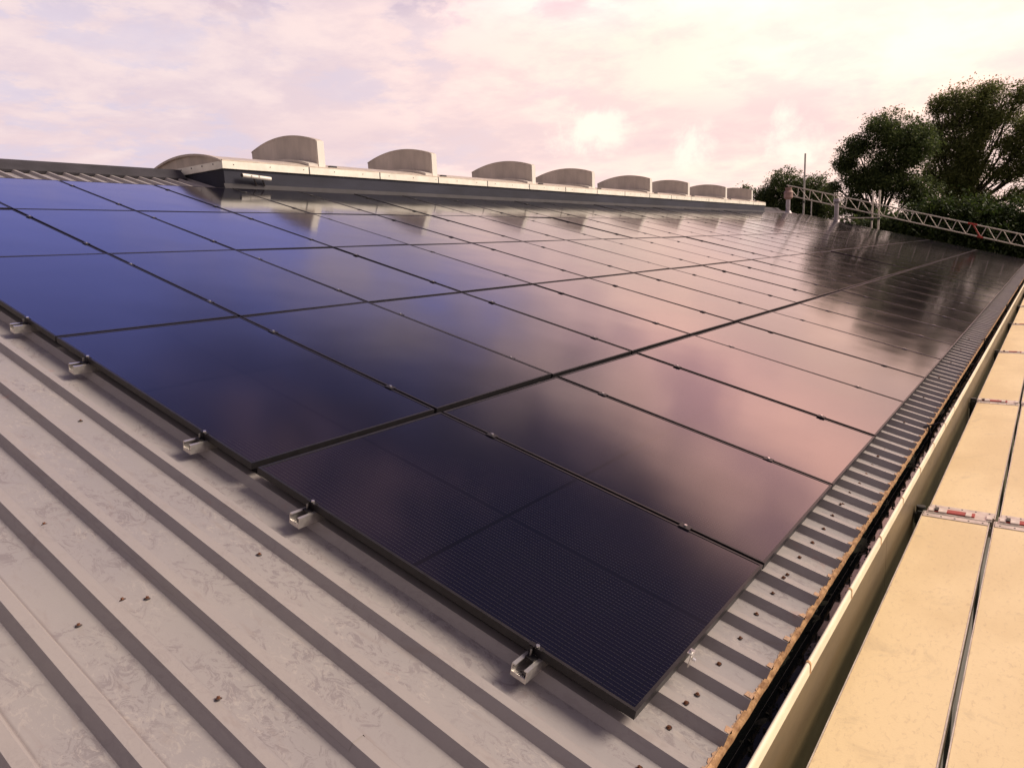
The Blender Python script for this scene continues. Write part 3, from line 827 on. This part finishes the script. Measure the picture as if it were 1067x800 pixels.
# ------------------------------------------------------------------ trees
def limb(b, p, q, r0, r1, rr, n=4):
    last = Vector(p); d = (Vector(q)-last)
    for i in range(1, n+1):
        f = i/n; nx = Vector(p) + d*f + Vector((rr.uniform(-1, 1), rr.uniform(-1, 1), rr.uniform(-.5, .5)))*d.length*.04*(f < 1)
        b.tube(last, nx, r0 + (r1-r0)*(i-1)/n, 8, r0 + (r1-r0)*f, cap=False); last = nx
def tree(name, x, y, label, lobes, leafm, dens=260, leaf=.17, trunk=.35, seed=1, sx=1.1, wind=(0, 0, 0), fork=None, cat='tree', clump=.42, group=None, airy=False):
    rr = random.Random(seed)
    t = thing(name, (x, y, GZ), label, cat, group=group)
    b = MB(); fork = fork if fork is not None else min(l[1] for l in lobes) - .6
    p0_ = Vector((x, y, GZ-.2)); p1 = Vector((x+.1, y+.1, fork))
    limb(b, p0_, p1, trunk, trunk*.7, rr, 5)
    for (ly, lz, lr) in lobes:
        c = Vector((x + rr.uniform(-.5, .5)*lr, ly, lz))
        mid = p1.lerp(c, .5) + Vector((0, 0, -.15*lr))
        limb(b, p1, mid, trunk*.38, trunk*.2, rr, 3); limb(b, mid, c, trunk*.2, trunk*.08, rr, 3)
        for _ in range(5):
            e = c + Vector((rr.gauss(0, 1), rr.gauss(0, 1), rr.gauss(.2, .8))).normalized()*lr*.85
            limb(b, mid.lerp(c, rr.random()), e, trunk*.10, trunk*.03, rr, 3)
    b.build('trunk', 'bark', t, fix=False)
    V = []; F = []
    W_ = Vector(wind)
    for (ly, lz, lr) in lobes:
        nc = int(dens*lr*lr/4)+4
        for _ in range(nc):
            d = Vector((rr.gauss(0, 1), rr.gauss(0, 1), rr.gauss(0, 1))).normalized()
            rad = lr*(rr.random()**.42)*rr.uniform(.8, 1.22)
            c = Vector((x, ly, lz)) + Vector((d.x*rad*sx, d.y*rad, d.z*rad*.9)) + W_*rad*.4
            k_ = noise.noise(c*.9)
            if k_ < (-.28 if not airy or c.y > 3.4 else -.15): continue
            cs = clump*rr.uniform(.6, 1.3)
            for _ in range(rr.randint(18, 30)):
                o_ = Vector((rr.gauss(0, .5), rr.gauss(0, .5), rr.gauss(0, .36)))*cs
                p = c + o_ + W_*abs(o_.length)*.8
                a = Vector((rr.gauss(0, 1), rr.gauss(0, 1), rr.gauss(0, .7))) + W_*1.5; a.normalize()
                nrm = Vector((rr.gauss(0, .6), rr.gauss(0, .6), 1)).normalized(); s_ = a.cross(nrm).normalized()
                L_ = leaf*rr.uniform(.6, 1.3); Wd = L_*rr.uniform(.35, .6)
                i0 = len(V); V += [tuple(p - a*L_*.5), tuple(p + s_*Wd*.5), tuple(p + a*L_*.5), tuple(p - s_*Wd*.5)]
                F.append((i0, i0+1, i0+2, i0+3))
    cb = MB(); cb.v = [Vector(v) for v in V]; cb.f = F
    cb.build('crown', leafm, t, fix=False)
    return t
tree('broadleaf_tree', 50, 8.2, 'dark rounded tree in the middle, behind the paired poles', 
     [(8.06, 7.55, 1.30), (9.6, 6.34, 1.15), (6.69, 6.57, 1.47), (9.3, 4.54, 1.2), (7.66, 4.97, 1.6), (10.0, 3.1, .75), (6.27, 3.69, 1.2), (10.48, 5.75, .55), (10.9, 4.3, .45), (8.9, 2.4, .9)],
     'leafA', dens=1150, leaf=.16, trunk=.34, seed=4)
tree('broadleaf_tree', 55, 4.5, 'tallest olive green tree with windswept feathery crown at the right',
     [(4.79, 8.93, 1.45), (2.94, 8.35, 1.5), (6.15, 9.2, .75), (2.05, 6.46, 1.3), (4.65, 6.76, 1.55), (5.33, 4.72, 1.0), (2.3, 4.45, 1.0), (.98, 5.19, 1.2), (.88, 7.18, 1.1), (4.9, 2.84, .9), (-.3, 5.9, .8), (3.4, 9.7, .7), (4.9, 3.8, .9), (4.3, 5.5, 1.3), (6.0, 6.4, .9), (6.1, 5.0, .9), (5.9, 7.9, .8), (4.6, 4.5, 1.2), (4.4, 3.3, 1.1), (3.5, 2.7, 1.0), (3.9, 1.9, 1.1), (5.2, 1.6, .9), (3.6, 7.6, 1.3), (3.2, 2.9, .6), (1.6, 3.2, .7), (-.5, 4.2, .7), (-.2, 8.0, .8), (1.6, 9.3, .8)],
     'leafB', dens=760, leaf=.16, trunk=.42, seed=9, wind=(.1, -.5, .15), clump=.5, fork=2.2, airy=True)
tree('broadleaf_tree', 56, 15.5, 'small dark tree behind the flue pipes and tallest pole',
     [(15.92, 5.0, 1.4), (13.7, 4.5, 1.3), (17.57, 4.25, .9), (14.69, 3.32, 1.7), (18.9, 4.9, .42), (16.81, 3.17, 1.4), (12.9, 3.3, 1.1), (18.3, 3.2, .9)],
     'leafA', dens=1000, leaf=.17, trunk=.3, seed=14)
hedge = [(46, 3.1, 2.1, 1.30, 'rounded green bush right of centre under the tallest tree', 'leafC'), (47, .9, 1.75, 1.20, 'green bush at the right picture edge under the girder', 'leafC'),
         (46, 5.0, 2.0, 1.25, 'green bush directly below the gap between the two big trees', 'leafC'), (46.5, 7.2, 1.55, 1.25, 'dark bush low behind the paired poles', 'leafA'),
         (47, 9.5, 1.2, 1.2, 'dark bush low behind the grey flue pipe', 'leafA'), (47, 11.6, 1.4, 1.2, 'dark bush low behind the tallest pole', 'leafA'),
         (47, 13.8, 1.4, 1.1, 'leftmost dark bush, beside the end of the skylight', 'leafA'), (46, -1.4, 1.3, 1.3, 'green bush just beyond the right picture edge', 'leafC'),
         (47, -3.8, 1.1, 1.3, 'bush behind the scaffold at the right', 'leafC')]
for i, (x, y, z, r_, lab, lm) in enumerate(hedge):
    tree('bush', x, y, lab, [(y, z, r_), (y+.9, z-1.0, r_*1.0), (y-.9, z-1.1, r_*1.0), (y+.2, z-2.4, r_*1.25), (y-.4, z-4.2, r_*1.3), (y+.8, z-3.6, r_*1.2), (y-1.0, z-3., r_*1.1)],
         lm, dens=600, leaf=.22, trunk=.13, seed=40+i, cat='bush', fork=-3.0, group='bushes beyond the far gable')
# far wood behind, one mass
rr = random.Random(77); V = []; F = []
for i in range(52000):
    y = rr.uniform(-45, 40); x = 66 + rr.uniform(0, 6) + abs(y)*.05
    top = -.6 + 1.4*noise.noise(Vector((y*.16, 2, 0))) + .7*noise.noise(Vector((y*.6, 5, 0)))
    z = GZ + (top-GZ)*rr.random()**.7
    p = Vector((x, y, z)); a = Vector((rr.gauss(0, 1), rr.gauss(0, 1), rr.gauss(0, .7))).normalized(); s_ = a.orthogonal().normalized(); L_ = rr.uniform(.3, .6)
    i0 = len(V); V += [p-a*L_*.5, p+s_*L_*.25, p+a*L_*.5, p-s_*L_*.25]; F.append((i0, i0+1, i0+2, i0+3))
b = MB(); b.v = V; b.f = F
tag(b.build('distant_wood', 'leafA', None, fix=False), 'dark strip of woodland far behind the big trees', 'woodland', kind='stuff')
